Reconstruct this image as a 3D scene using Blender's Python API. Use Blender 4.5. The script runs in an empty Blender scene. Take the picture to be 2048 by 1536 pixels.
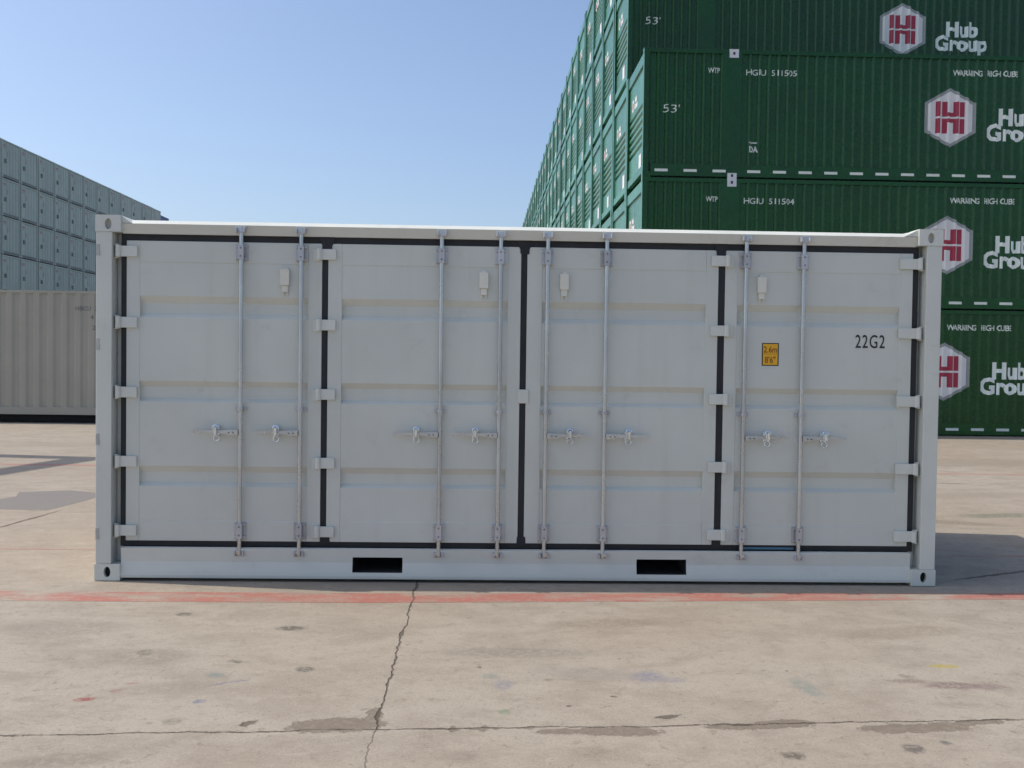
import bpy, math, random
from mathutils import Vector, Matrix
random.seed(7)
SC = bpy.context.scene
COL = SC.collection
sin, cos, pi, rad = math.sin, math.cos, math.pi, math.radians

# ------------------------------------------------------------------ camera
cam_d = bpy.data.cameras.new("camera")
cam_d.sensor_width = 36.0
cam_d.lens = 36.0 * 1950.0 / 2048.0
cam_d.clip_start = 0.05
cam_d.clip_end = 3000.0
cam = bpy.data.objects.new("camera", cam_d)
COL.objects.link(cam)
yaw, pit, rol = 0.03061, 0.02466, 0.01353
fw = Vector((sin(yaw) * cos(pit), cos(yaw) * cos(pit), -sin(pit)))
ri = Vector((cos(yaw), -sin(yaw), 0.0))
up = ri.cross(fw)
r2 = ri * cos(rol) + up * sin(rol)
u2 = -ri * sin(rol) + up * cos(rol)
M = Matrix((
    (r2.x, u2.x, -fw.x, 2.7367),
    (r2.y, u2.y, -fw.y, -6.9756),
    (r2.z, u2.z, -fw.z, 1.6105),
    (0, 0, 0, 1)))
cam.matrix_world = M
SC.camera = cam

# ------------------------------------------------------------------ world and sun
SUN_DIR = Vector((-1.80, 0.27, 2.591)).normalized()      # towards the sun
elev = math.asin(SUN_DIR.z)
azim = math.atan2(SUN_DIR.x, SUN_DIR.y)                  # clockwise from +Y
world = bpy.data.worlds.new("World")
SC.world = world
world.use_nodes = True
wn = world.node_tree
wn.nodes.clear()
sky = wn.nodes.new("ShaderNodeTexSky")
sky.sky_type = 'NISHITA'
sky.sun_disc = False
sky.sun_elevation = elev
sky.sun_rotation = azim
sky.altitude = 0
sky.air_density = 0.92
sky.dust_density = 2.4
sky.ozone_density = 3.0
bg = wn.nodes.new("ShaderNodeBackground")
bg.inputs[1].default_value = 0.148
wo = wn.nodes.new("ShaderNodeOutputWorld")
wn.links.new(sky.outputs[0], bg.inputs[0])
wn.links.new(bg.outputs[0], wo.inputs[0])

sun_d = bpy.data.lights.new("sun", 'SUN')
sun_d.energy = 3.05
sun_d.angle = rad(0.53)
sun_d.color = (1.0, 0.925, 0.82)
sun = bpy.data.objects.new("sun", sun_d)
COL.objects.link(sun)
sun.rotation_euler = SUN_DIR.to_track_quat('Z', 'Y').to_euler()
sun.location = (-20, 5, 30)

vs = SC.view_settings
SC.display_settings.display_device = 'sRGB'
vs.view_transform = 'Standard'
vs.look = 'None'
vs.exposure = 0.28
vs.gamma = 1.0
vs.use_curve_mapping = False
SC.render.engine = 'CYCLES'
SC.render.resolution_x = 1024
SC.render.resolution_y = 768

# ------------------------------------------------------------------ node helpers
class NT:
    def __init__(s, tree):
        s.t = tree; s.n = tree.nodes; s.l = tree.links
    def new(s, typ, **kw):
        n = s.n.new(typ)
        for k, v in kw.items(): setattr(n, k, v)
        return n
    def put(s, sock, v):
        if hasattr(v, 'is_output') or isinstance(v, bpy.types.NodeSocket): s.l.new(v, sock)
        else: sock.default_value = v
    def math(s, op, a, b=None, c=None, clamp=False):
        n = s.new('ShaderNodeMath', operation=op); n.use_clamp = clamp
        s.put(n.inputs[0], a)
        if b is not None: s.put(n.inputs[1], b)
        if c is not None: s.put(n.inputs[2], c)
        return n.outputs[0]
    def noise(s, vec, scale, detail=2.0, rough=0.5, dist=0.0):
        n = s.new('ShaderNodeTexNoise')
        s.put(n.inputs['Vector'], vec)
        n.inputs['Scale'].default_value = scale
        n.inputs['Detail'].default_value = detail
        n.inputs['Roughness'].default_value = rough
        n.inputs['Distortion'].default_value = dist
        return n
    def ramp(s, v, a, b, lo=0.0, hi=1.0):
        n = s.new('ShaderNodeMapRange'); n.interpolation_type = 'SMOOTHSTEP'
        s.put(n.inputs[0], v)
        for i, q in enumerate((a, b, lo, hi)): s.put(n.inputs[i + 1], q)
        return n.outputs[0]
    def mix(s, f, a, b, mode='MIX'):
        n = s.new('ShaderNodeMix', data_type='RGBA', blend_type=mode)
        s.put(n.inputs[0], f)
        s.put(n.inputs[6], a if not isinstance(a, tuple) else (*a, 1.0))
        s.put(n.inputs[7], b if not isinstance(b, tuple) else (*b, 1.0))
        return n.outputs[2]
    def mapping(s, vec, loc=(0, 0, 0), rot=(0, 0, 0), sc=(1, 1, 1), typ='POINT'):
        n = s.new('ShaderNodeMapping', vector_type=typ)
        s.put(n.inputs[0], vec)
        n.inputs[1].default_value = loc; n.inputs[2].default_value = rot; n.inputs[3].default_value = sc
        return n.outputs[0]
    def vlen(s, v):
        n = s.new('ShaderNodeVectorMath', operation='LENGTH'); s.put(n.inputs[0], v); return n.outputs['Value']
    def vadd(s, a, b):
        n = s.new('ShaderNodeVectorMath', operation='ADD'); s.put(n.inputs[0], a); s.put(n.inputs[1], b); return n.outputs[0]
    def vscale(s, a, k):
        n = s.new('ShaderNodeVectorMath', operation='SCALE'); s.put(n.inputs[0], a); n.inputs[3].default_value = k; return n.outputs[0]
    def vsub(s, a, b):
        n = s.new('ShaderNodeVectorMath', operation='SUBTRACT'); s.put(n.inputs[0], a); s.put(n.inputs[1], b); return n.outputs[0]
    def sep(s, v):
        n = s.new('ShaderNodeSeparateXYZ'); s.put(n.inputs[0], v); return n.outputs
    def comb(s, x, y, z):
        n = s.new('ShaderNodeCombineXYZ')
        for i, q in enumerate((x, y, z)): s.put(n.inputs[i], q)
        return n.outputs[0]

def base_mat(name):
    m = bpy.data.materials.new(name); m.use_nodes = True
    t = NT(m.node_tree)
    b = t.n['Principled BSDF']
    return m, t, b

def paint(name, col, rough=0.45, spec=0.5, var=0.06, dirt=0.0, dirtcol=(0.16, 0.12, 0.08), metal=0.0,
          bump=0.0, bscale=1.6, streak=0.0, fine=0.0, coat=0.0, world_rand=0.0):
    m, t, b = base_mat(name)
    tc = t.new('ShaderNodeTexCoord').outputs['Object']
    oi = t.new('ShaderNodeObjectInfo')
    off = t.vscale(t.comb(oi.outputs['Random'], oi.outputs['Random'], oi.outputs['Random']), 37.0)
    p = t.vadd(tc, off)
    n1 = t.noise(p, 1.1, 4, 0.6).outputs[0]
    c = t.mix(t.ramp(n1, 0.3, 0.7), tuple(max(0, x * (1 - var)) for x in col), tuple(min(1, x * (1 + var)) for x in col))
    if streak:
        st = t.noise(t.mapping(p, sc=(9, 9, 0.35)), 1.0, 3, 0.6).outputs[0]
        c = t.mix(t.math('MULTIPLY', t.ramp(st, 0.5, 0.8), streak), c, dirtcol)
    if dirt:
        n2 = t.noise(p, 5.0, 6, 0.7).outputs[0]
        c = t.mix(t.math('MULTIPLY', t.ramp(n2, 0.56, 0.78), dirt), c, dirtcol)
    if world_rand:
        hs = t.new('ShaderNodeHueSaturation')
        t.put(hs.inputs['Color'], c)
        t.put(hs.inputs['Value'], t.ramp(oi.outputs['Random'], 0, 1, 1 - world_rand, 1 + world_rand))
        c = hs.outputs[0]
    t.put(b.inputs['Base Color'], c)
    b.inputs['Metallic'].default_value = metal
    b.inputs['Specular IOR Level'].default_value = spec
    b.inputs['Coat Weight'].default_value = coat
    r = t.noise(p, 7.0, 3).outputs[0]
    t.put(b.inputs['Roughness'], t.ramp(r, 0.3, 0.7, rough - 0.06, rough + 0.08))
    if bump or fine:
        h = t.math('MULTIPLY', t.noise(p, bscale, 2).outputs[0], bump)
        if fine: h = t.math('ADD', h, t.math('MULTIPLY', t.noise(p, 60, 3).outputs[0], fine))
        bn = t.new('ShaderNodeBump'); bn.inputs['Strength'].default_value = 1.0
        bn.inputs['Distance'].default_value = 1.0
        t.put(bn.inputs['Height'], h)
        t.put(b.inputs['Normal'], bn.outputs[0])
    return m

WHITE = paint('white_container_paint', (0.600, 0.615, 0.555), 0.36, 0.5, 0.04, dirt=0.26, dirtcol=(0.38, 0.33, 0.27), bump=0.020, bscale=1.3, streak=0.10, fine=0.0002)
WHITEP = paint('white_frame_paint', (0.63, 0.645, 0.58), 0.42, 0.5, 0.04, dirt=0.30, dirtcol=(0.36, 0.31, 0.25), streak=0.05, bump=0.001, bscale=5)
WHITED = paint('scuffed_skylit_paint', (0.46, 0.46, 0.42), 0.6, 0.4, 0.1)  # scuffed lashing bars; also skylight painted inside the top castings
CREAM = paint('cream_plastic', (0.72, 0.70, 0.60), 0.5, 0.4, 0.04)
RUBBER = paint('black_rubber', (0.018, 0.019, 0.021), 0.6, 0.4, 0.15)
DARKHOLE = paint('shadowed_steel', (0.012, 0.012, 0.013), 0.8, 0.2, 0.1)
GALV = paint('galvanised_steel', (0.52, 0.54, 0.55), 0.30, 0.5, 0.12, metal=0.85, dirt=0.1, dirtcol=(0.3, 0.28, 0.26))
ZINC = paint('zinc_plated_steel', (0.70, 0.76, 0.80), 0.2, 0.5, 0.15, metal=1.0)
GALVP = paint('galvanised_bracket', (0.50, 0.50, 0.51), 0.42, 0.5, 0.15, metal=0.45, dirt=0.35, dirtcol=(0.25, 0.23, 0.21))
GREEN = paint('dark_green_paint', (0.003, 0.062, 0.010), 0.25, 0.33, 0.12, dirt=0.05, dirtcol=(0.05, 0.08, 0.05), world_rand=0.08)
GREENSUN = paint('green_sunlit_end', (0.065, 0.215, 0.140), 0.30, 0.5, 0.10, dirt=0.18, dirtcol=(0.07, 0.12, 0.09), world_rand=0.12)  # same paint as the sides; sunlight on the ends put into the colour
DECAL = paint('white_vinyl', (0.74, 0.74, 0.72), 0.45, 0.5, 0.05)
DECALT = paint('white_lettering', (0.70, 0.76, 0.68), 0.45, 0.5, 0.05)
DECALG = paint('grey_vinyl_edge', (0.30, 0.32, 0.31), 0.5, 0.5, 0.05)
DECALR = paint('red_vinyl', (0.36, 0.018, 0.05), 0.45, 0.5, 0.05)
DECALR2 = paint('faded_red_vinyl', (0.48, 0.16, 0.18), 0.5, 0.5, 0.05)
DECALR3 = paint('weathered_red_marking', (0.42, 0.24, 0.25), 0.5, 0.4, 0.1)
DECALW = paint('bright_white_vinyl', (0.80, 0.86, 0.80), 0.45, 0.5, 0.05)
CASTW = paint('white_casting_paint', (0.62, 0.64, 0.66), 0.5, 0.5, 0.05)
POCKETDARK = paint('dark_pocket_steel', (0.035, 0.034, 0.032), 0.7, 0.3, 0.3, dirt=0.5, dirtcol=(0.12, 0.09, 0.07))  # near-black steel for the fork pocket walls, with brown patches
FARGREY = paint('pale_grey_paint', (0.385, 0.44, 0.405), 0.5, 0.4, 0.06, streak=0.12, dirtcol=(0.28, 0.31, 0.30), world_rand=0.05)
FARDARK = paint('dark_grey_steel', (0.15, 0.17, 0.165), 0.6, 0.4, 0.1)
BLUE = paint('blue_paint', (0.06, 0.12, 0.30), 0.5, 0.4, 0.1)
BEIGE = paint('greyish_beige_paint', (0.375, 0.355, 0.285), 0.45, 0.5, 0.04, dirt=0.08, streak=0.1, dirtcol=(0.22, 0.2, 0.17))
INK = paint('black_ink', (0.02, 0.022, 0.022), 0.5, 0.4, 0.05)
INKG = paint('grey_ink', (0.17, 0.17, 0.17), 0.5, 0.4, 0.05)
YELLOW = paint('yellow_vinyl', (0.80, 0.42, 0.010), 0.4, 0.5, 0.05)
BROWN = paint('brown_red_ink', (0.25, 0.07, 0.01), 0.5, 0.4, 0.05)
CONCR = paint('rough_concrete', (0.35, 0.33, 0.30), 0.8, 0.3, 0.15, dirt=0.3)
STEELP = paint('grey_mast_steel', (0.3, 0.31, 0.32), 0.5, 0.4, 0.05)
BLUETAPE = paint('blue_tape', (0.05, 0.16, 0.24), 0.35, 0.5, 0.05)

# ------------------------------------------------------------------ object helpers
class MB:
    """collects polygons, each with a material slot"""
    def __init__(s): s.v = []; s.f = []; s.m = []
    def poly(s, pts, m=0):
        i = len(s.v); s.v += [tuple(p) for p in pts]; s.f.append(tuple(range(i, i + len(pts)))); s.m.append(m); return s
    def box(s, x0, x1, y0, y1, z0, z1, m=0):
        i = len(s.v)
        s.v += [(x0, y0, z0), (x1, y0, z0), (x1, y1, z0), (x0, y1, z0), (x0, y0, z1), (x1, y0, z1), (x1, y1, z1), (x0, y1, z1)]
        for f in ((0, 3, 2, 1), (4, 5, 6, 7), (0, 1, 5, 4), (1, 2, 6, 5), (2, 3, 7, 6), (3, 0, 4, 7)):
            s.f.append(tuple(i + k for k in f)); s.m.append(m)
        return s
    def tube(s, a, b, r, n=12, m=0, r1=None):
        a = Vector(a); b = Vector(b); d = (b - a).normalized()
        h = Vector((0, 0, 1)) if abs(d.z) < 0.9 else Vector((1, 0, 0))
        u = d.cross(h).normalized(); w = d.cross(u).normalized()
        r1 = r if r1 is None else r1
        i = len(s.v)
        for p, q in ((a, r), (b, r1)):
            for k in range(n):
                t = 2 * pi * k / n
                s.v.append(tuple(p + u * (cos(t) * q) + w * (sin(t) * q)))
        for k in range(n):
            k2 = (k + 1) % n
            s.f.append((i + k, i + k2, i + n + k2, i + n + k)); s.m.append(m)
        s.f.append(tuple(i + k for k in range(n - 1, -1, -1))); s.m.append(m)
        s.f.append(tuple(i + n + k for k in range(n))); s.m.append(m)
        return s
    def ring(s, c, R, r, ax='y', n=16, k=8, m=0, a0=0, a1=2 * pi):
        i = len(s.v); full = abs(a1 - a0 - 2 * pi) < 1e-6
        cnt = n if full else n + 1
        for a in range(cnt):
            t = a0 + (a1 - a0) * a / n
            for b in range(k):
                p = 2 * pi * b / k
                rr = R + r * cos(p)
                if ax == 'y': q = (c[0] + rr * cos(t), c[1] + r * sin(p), c[2] + rr * sin(t))
                else: q = (c[0] + r * sin(p), c[1] + rr * cos(t), c[2] + rr * sin(t))
                s.v.append(q)
        for a in range(n):
            a2 = (a + 1) % cnt
            for b in range(k):
                b2 = (b + 1) % k
                s.f.append((i + a * k + b, i + a2 * k + b, i + a2 * k + b2, i + a * k + b2)); s.m.append(m)
        return s
    def sheet(s, prof, a0, a1, plane, m=0, thick=0.0, flip=False):
        """corrugated sheet. prof: list of (t, d). plane 'x': t along x, d along y, runs a0..a1 in z;
        'z': t along z, d along y, runs a0..a1 in x; 'yz': t along z, d along x, runs in y; 'y': t along y, d along x, runs in z"""
        def P(t, d, a):
            if plane == 'x': return (t, d, a)
            if plane == 'z': return (a, d, t)
            if plane == 'yz': return (d, a, t)
            if plane == 'y': return (d, t, a)
            if plane == 'roof': return (t, a, d)
        for (t0, d0), (t1, d1) in zip(prof, prof[1:]):
            q = [P(t0, d0, a0), P(t1, d1, a0), P(t1, d1, a1), P(t0, d0, a1)]
            if flip: q.reverse()
            s.poly(q, m)
        return s
    def data(s, name, mats, merge=False):
        me = bpy.data.meshes.new(name)
        me.from_pydata(s.v, [], s.f)
        for m in (mats if isinstance(mats, (list, tuple)) else [mats]): me.materials.append(m)
        me.polygons.foreach_set('material_index', s.m)
        me.update()
        return me
    def obj(s, name, mats, parent=None, bevel=0.0, smooth=False, loc=None):
        o = bpy.data.objects.new(name, s.data(name, mats))
        COL.objects.link(o)
        if parent is not None: o.parent = parent
        if loc: o.location = loc
        if bevel:
            b = o.modifiers.new('bevel', 'BEVEL'); b.width = bevel; b.segments = 2; b.limit_method = 'ANGLE'; b.angle_limit = rad(35)
            b.use_clamp_overlap = True
        if smooth:
            for p in o.data.polygons: p.use_smooth = True
            o.data.set_sharp_from_angle(angle=rad(40))
        return o

def link(name, me, parent=None, loc=None):
    o = bpy.data.objects.new(name, me); COL.objects.link(o)
    if parent is not None: o.parent = parent
    if loc: o.location = loc
    return o

def thing(name, label, cat, loc=(0, 0, 0), group=None, rz=0.0):
    o = bpy.data.objects.new(name, None); COL.objects.link(o)
    o.empty_display_size = 0.3
    o.location = loc; o.rotation_euler.z = rz
    o['label'] = label; o['category'] = cat
    if group: o['group'] = group
    return o

def copy_tree(src, label=None, loc=None, parent=None):
    o = src.copy(); COL.objects.link(o)
    if parent is not None: o.parent = parent
    if loc is not None: o.location = loc
    if label: o['label'] = label
    for ch in list(src.children): copy_tree(ch, parent=o)
    return o

import bmesh
def flat_text(txt, size, bold=0.0, sx=1.0, align='LEFT', spacing=1.0):
    """text as flat polygons in the x-z plane facing -y; height measured by cap height"""
    cu = bpy.data.curves.new('lettering', 'FONT')
    cu.body = txt; cu.size = size / 0.73; cu.align_x = align
    cu.offset = bold; cu.resolution_u = 3; cu.space_character = spacing
    o = bpy.data.objects.new('lettering', cu); COL.objects.link(o)
    dg = bpy.context.evaluated_depsgraph_get()
    me = bpy.data.meshes.new_from_object(o.evaluated_get(dg))
    bpy.data.objects.remove(o)
    vs_ = [(v.co.x * sx, 0.0, v.co.y) for v in me.vertices]
    fs = [tuple(p.vertices) for p in me.polygons]
    bpy.data.meshes.remove(me)
    return vs_, fs

def add_text(mb, txt, x, z, size, bold=0.0, sx=1.0, y=0.0, m=0, spacing=1.0, align='LEFT', width=None):
    v, f = flat_text(txt, size, bold, 1.0, align, spacing)
    if width:
        xs = [p[0] for p in v]; sx = width / (max(xs) - min(xs)); x = x - min(xs) * sx
    i = len(mb.v)
    mb.v += [(p[0] * sx + x, y, p[2] + z) for p in v]
    for q in f: mb.f.append(tuple(i + k for k in q)); mb.m.append(m)

def conform(me, breaks, fun, off=0.003):
    bm = bmesh.new(); bm.from_mesh(me)
    xs = [v.co.x for v in bm.verts]; lo, hi = min(xs), max(xs)
    for b in breaks:
        if lo < b < hi:
            bmesh.ops.bisect_plane(bm, geom=bm.verts[:] + bm.edges[:] + bm.faces[:], plane_co=(b, 0, 0), plane_no=(1, 0, 0), dist=1e-5)
    for v in bm.verts: v.co.y = v.co.y + fun(v.co.x) - off
    bm.to_mesh(me); bm.free()

# ------------------------------------------------------------------ ground
def concrete_group():
    g = bpy.data.node_groups.new('yard_concrete', 'ShaderNodeTree')
    g.interface.new_socket('Color', in_out='OUTPUT', socket_type='NodeSocketColor')
    g.interface.new_socket('Height', in_out='OUTPUT', socket_type='NodeSocketFloat')
    g.interface.new_socket('Wear', in_out='OUTPUT', socket_type='NodeSocketFloat')
    t = NT(g)
    out = t.new('NodeGroupOutput')
    P = t.new('ShaderNodeTexCoord').outputs['Object']
    big = t.noise(P, 0.23, 3, 0.55).outputs[0]
    mid = t.noise(t.mapping(P, sc=(1.0, 1.5, 1)), 1.9, 7, 0.72, 0.5).outputs[0]
    mid2 = t.noise(t.mapping(P, loc=(5, 3, 0), sc=(1.0, 1.3, 1)), 5.5, 5, 0.7, 0.3).outputs[0]
    fine = t.noise(P, 38, 4, 0.7).outputs[0]
    grit = t.noise(P, 95, 3, 0.7).outputs[0]
    c = t.mix(t.ramp(big, 0.35, 0.65), (0.385, 0.335, 0.278), (0.43, 0.40, 0.352))
    c = t.mix(t.math('MULTIPLY', t.ramp(mid, 0.40, 0.66), 0.62), c, (0.31, 0.275, 0.235))
    c = t.mix(t.math('MULTIPLY', t.ramp(mid2, 0.5, 0.72), 0.5), c, (0.285, 0.25, 0.21))
    c = t.mix(t.math('MULTIPLY', t.ramp(mid2, 0.46, 0.3), 0.55), c, (0.47, 0.43, 0.375))
    c = t.mix(t.math('MULTIPLY', t.ramp(fine, 0.5, 0.75), 0.4), c, (0.235, 0.205, 0.175))
    c = t.mix(t.math('MULTIPLY', t.ramp(grit, 0.55, 0.68), 0.5), c, (0.54, 0.49, 0.42))
    c = t.mix(t.math('MULTIPLY', t.ramp(grit, 0.45, 0.32), 0.5), c, (0.20, 0.17, 0.14))
    sp1 = t.noise(P, 16, 6, 0.8, 0.6).outputs[0]
    c = t.mix(t.math('MULTIPLY', t.ramp(sp1, 0.56, 0.66), 0.62), c, (0.22, 0.19, 0.155))
    c = t.mix(t.math('MULTIPLY', t.ramp(sp1, 0.42, 0.30), 0.35), c, (0.50, 0.455, 0.39))
    # scattered pits
    vo = t.new('ShaderNodeTexVoronoi'); vo.inputs['Scale'].default_value = 4.2
    t.put(vo.inputs['Vector'], t.vadd(P, t.vscale(t.noise(P, 9, 3).outputs['Color'], 0.07)))
    vr = t.math('MULTIPLY', t.sep(vo.outputs['Color'])[0], 0.055)
    pit_ = t.ramp(t.math('SUBTRACT', vo.outputs['Distance'], vr), 0.016, 0.0)
    pit_ = t.math('MULTIPLY', pit_, t.ramp(t.sep(vo.outputs['Color'])[1], 0.45, 0.6))
    c = t.mix(t.math('MULTIPLY', pit_, 0.55), c, (0.17, 0.15, 0.125))
    vo2 = t.new('ShaderNodeTexVoronoi'); vo2.inputs['Scale'].default_value = 1.7
    t.put(vo2.inputs['Vector'], t.vadd(P, t.vscale(t.noise(P, 14, 5, 0.75).outputs['Color'], 0.16)))
    pit2 = t.ramp(t.math('SUBTRACT', vo2.outputs['Distance'], t.math('MULTIPLY', t.sep(vo2.outputs['Color'])[0], 0.075)), 0.02, 0.0)
    pit2 = t.math('MULTIPLY', pit2, t.ramp(t.sep(vo2.outputs['Color'])[1], 0.3, 0.5))
    c = t.mix(t.math('MULTIPLY', pit2, 0.45), c, (0.20, 0.175, 0.145))
    # warped coordinates for cracks and stains
    w = t.vsub(t.noise(P, 2.6, 6, 0.7).outputs['Color'], (0.5, 0.5, 0.5))
    W = t.vadd(P, t.vscale(w, 0.10))
    w2 = t.vsub(t.noise(P, 11, 5, 0.75).outputs['Color'], (0.5, 0.5, 0.5))
    W2 = t.vadd(P, t.vscale(w2, 0.09))
    rag = t.noise(P, 26, 5, 0.75).outputs[0]
    X, Y, Z = t.sep(W)[:3]
    px, py = t.sep(P)[0], t.sep(P)[1]
    # slab joint in front of the container
    jl = t.math('SUBTRACT', Y, t.math('MULTIPLY_ADD', X, 0.045, -2.875))
    wid = t.ramp(t.noise(t.comb(px, 0.0, 0.0), 2.2, 4, 0.7).outputs[0], 0.5, 0.72, 0.0015, 0.010)
    j1 = t.math('MULTIPLY', t.ramp(t.math('SUBTRACT', t.math('ABSOLUTE', jl), wid), 0.006, 0.0), t.ramp(t.noise(t.comb(px, 7.7, 0.0), 6.0, 5, 0.8).outputs[0], 0.36, 0.52, 0.25, 1.0))
    sp = t.ramp(t.noise(t.comb(px, 3.1, 0.0), 1.25, 4, 0.75).outputs[0], 0.55, 0.68, -0.03, 0.075)
    spall = t.math('MULTIPLY', t.ramp(t.math('SUBTRACT', t.math('ADD', t.math('ABSOLUTE', t.math('SUBTRACT', jl, -0.01)), t.math('MULTIPLY_ADD', rag, 0.10, -0.05)), sp), 0.008, -0.006), 1.0)
    # joint running away from the camera
    jv = t.math('SUBTRACT', X, 2.292)
    widv = t.ramp(t.noise(t.comb(0.0, py, 0.0), 2.6, 4, 0.7).outputs[0], 0.46, 0.72, 0.0, 0.013)
    j2 = t.ramp(t.math('SUBTRACT', t.math('ABSOLUTE', t.math('ADD', jv, t.math('MULTIPLY_ADD', rag, 0.016, -0.008))), widv), 0.006, 0.0)
    j2 = t.math('MULTIPLY', j2, t.ramp(py, -2.82, -2.74, 0.35, 0.9))
    crack = t.math('MAXIMUM', j1, j2)
    # other, distant slab joints
    for k in (14.2, -8.4):
        d = t.math('ABSOLUTE', t.math('SUBTRACT', Y, k))
        crack = t.math('MAXIMUM', crack, t.math('MULTIPLY', t.ramp(d, 0.022, 0.006), 0.6))
    for k in (-9.0, 21.3):
        d = t.math('ABSOLUTE', t.math('SUBTRACT', X, k))
        crack = t.math('MAXIMUM', crack, t.math('MULTIPLY', t.ramp(d, 0.018, 0.005), 0.5))
    def blob(cx, cy, rx, ry, a=0.0, soft=0.35, warp=W2):
        q = t.vlen(t.mapping(warp, loc=(cx, cy, 0), rot=(0, 0, a), sc=(rx, ry, 1e6), typ='TEXTURE'))
        q = t.math('ADD', q, t.math('MULTIPLY_ADD', rag, 1.5, -0.92))
        return t.ramp(q, 1.0, 1.0 - soft)
    # oblique cracks
    for cx, cy, L, a in ((-1.65, 2.55, 0.62, 1.45), (-2.52, 3.65, 0.30, -0.9), (-5.8, 11.0, 0.7, -0.2), (9.1, 6.15, 0.32, 0.0), (6.75, 0.42, 0.5, 0.42), (7.2, 0.75, 0.3, 0.9), (1.735, -2.70, 0.045, 0.75), (3.60, -2.61, 0.07, 0.3)):
        crack = t.math('MAXIMUM', crack, t.math('MULTIPLY', blob(cx, cy, L, 0.022, a, 0.6), 0.85))
    # spalled edges
    for cx, cy, rx, ry, a in ((2.12, -2.72, 0.20, 0.075, 0.12), (2.27, -2.63, 0.035, 0.12, 0), (3.12, -2.79, 0.12, 0.03, 0), (3.36, -2.79, 0.17, 0.05, 0), (3.95, -2.72, 0.20, 0.035, 0.1), (4.14, -2.69, 0.10, 0.045, 0), (4.68, -2.74, 0.24, 0.05, 0.08), (4.95, -2.68, 0.18, 0.03, 0.15)):
        spall = t.math('MAXIMUM', spall, blob(cx, cy, rx, ry, a, 0.25))
    c = t.mix(t.math('MULTIPLY', spall, t.ramp(rag, 0.3, 0.6, 0.55, 0.9)), c, (0.205, 0.175, 0.142))
    c = t.mix(t.math('MULTIPLY', crack, 0.85), c, (0.085, 0.070, 0.053))
    # stains: x, y, rx, ry, angle, colour, strength
    G1 = (0.15, 0.145, 0.125); RD = (0.30, 0.12, 0.11); BL = (0.20, 0.215, 0.30); TL = (0.22, 0.27, 0.26)
    S = [(0.90, -0.88, .05, .05, 0, G1, .8), (1.62, -1.19, .10, .055, 0, G1, .85), (0.93, -1.68, .045, .06, .4, G1, .8), (1.45, -1.83, .04, .03, 0, G1, .9),
         (1.84, -1.95, .05, .05, 0, G1, .8), (1.41, -2.05, .045, .06, .3, TL, .9), (1.50, -2.16, .12, .012, .5, (0.2, 0.2, 0.3), .8), (1.44, -2.43, .03, .035, 0, BL, .8),
         (0.90, -2.40, .055, .035, 0, RD, .85), (1.00, -2.28, .035, .03, 0, RD, .5), (1.04, -2.18, .04, .02, 0, RD, .45), (1.39, -2.68, .05, .04, 0, G1, .45),
         (2.86, -2.18, .055, .08, 0, BL, .45), (2.86, -2.56, .04, .03, 0, (0.22, 0.28, 0.2), .75), (2.80, -2.06, .05, .04, 0, TL, .55), (2.74, -1.90, .012, .02, 0, (0.06, .05, .05), .9),
         (3.60, -2.05, .10, .09, .3, BL, .62), (3.72, -2.1, .07, .05, 0, BL, .35), (3.39, -2.35, .018, .02, 0, (0.1, .09, .08), .9), (3.16, -2.48, .014, .018, 0, (0.1, .09, .08), .9),
         (5.23, -1.86, .09, .035, 0, (0.42, 0.36, 0.09), .8), (4.92, -2.10, .12, .035, 0, (0.2, .165, .15), .6), (5.12, -2.17, .17, .06, 0, (0.215, .165, .165), .75), (5.30, -2.18, .12, .06, 0, (0.23, .18, .18), .6),
         (4.37, -2.21, .065, .16, .1, TL, .6), (4.03, -3.045, .06, .045, 0, (0.16, .145, .12), 1.0), (4.57, -2.97, .05, .05, .3, (0.17, .15, .14), .85), (4.74, -2.91, .03, .03, 0, (0.19, .19, .175), .9),
         (2.95, -1.65, .5, .10, 0, (0.23, .22, .19), .5), (3.5, -1.05, .4, .12, .1, (0.25, .21, .17), .5), (3.3, -2.0, .35, .10, -.2, (0.30, .285, .27), .5), (5.3, -1.2, .5, .14, .2, (0.27, .23, .19), .5),
         (0.95, -1.75, .28, .16, .1, (0.26, .235, .20), .55), (0.3, -1.2, .4, .2, 0, (0.28, .25, .22), .5), (1.2, -2.25, .3, .1, .2, (0.27, .24, .20), .4), (8.35, 3.36, .55, .16, .2, (0.16, .19, .14), .65), (7.3, 2.95, .9, .16, -.3, (0.2, .18, .14), .6),
         (8.9, 5.0, .8, .3, .2, (0.29, .26, .22), .5), (10.5, 9.0, 2.5, .7, .1, (0.27, .24, .2), .5), (-4.2, 10.6, 1.6, .6, 0, (0.30, .26, .22), .5), (1.1, -3.1, .25, .08, .2, (0.24, .21, .18), .5), (3.2, -3.0, .1, .06, 0, (0.25, .22, .18), .5), (2.68, -3.05, .07, .05, 0, (0.25, .2, .18), .45), (5.0, -2.45, .14, .05, 0, (0.26, .23, .2), .4)]
    for cx, cy, rx, ry, a, colr, k in S:
        bl = t.math('MULTIPLY', blob(cx, cy, rx, ry, a, 0.55), t.ramp(rag, 0.42, 0.54, k * 0.35, min(1.0, k * 1.15)))
        c = t.mix(bl, c, colr)
    wear = t.math('MULTIPLY', t.ramp(t.noise(t.mapping(P, sc=(1, 3, 1)), 1.3, 5, 0.7).outputs[0], 0.34, 0.58), t.ramp(t.noise(P, 22, 4, 0.7).outputs[0], 0.36, 0.52, 0.55, 1.0))
    wear = t.math('MULTIPLY', wear, t.math('SUBTRACT', 1.0, crack))
    h = t.math('MULTIPLY', t.noise(P, 1.2, 5, 0.6).outputs[0], 0.010)
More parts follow.
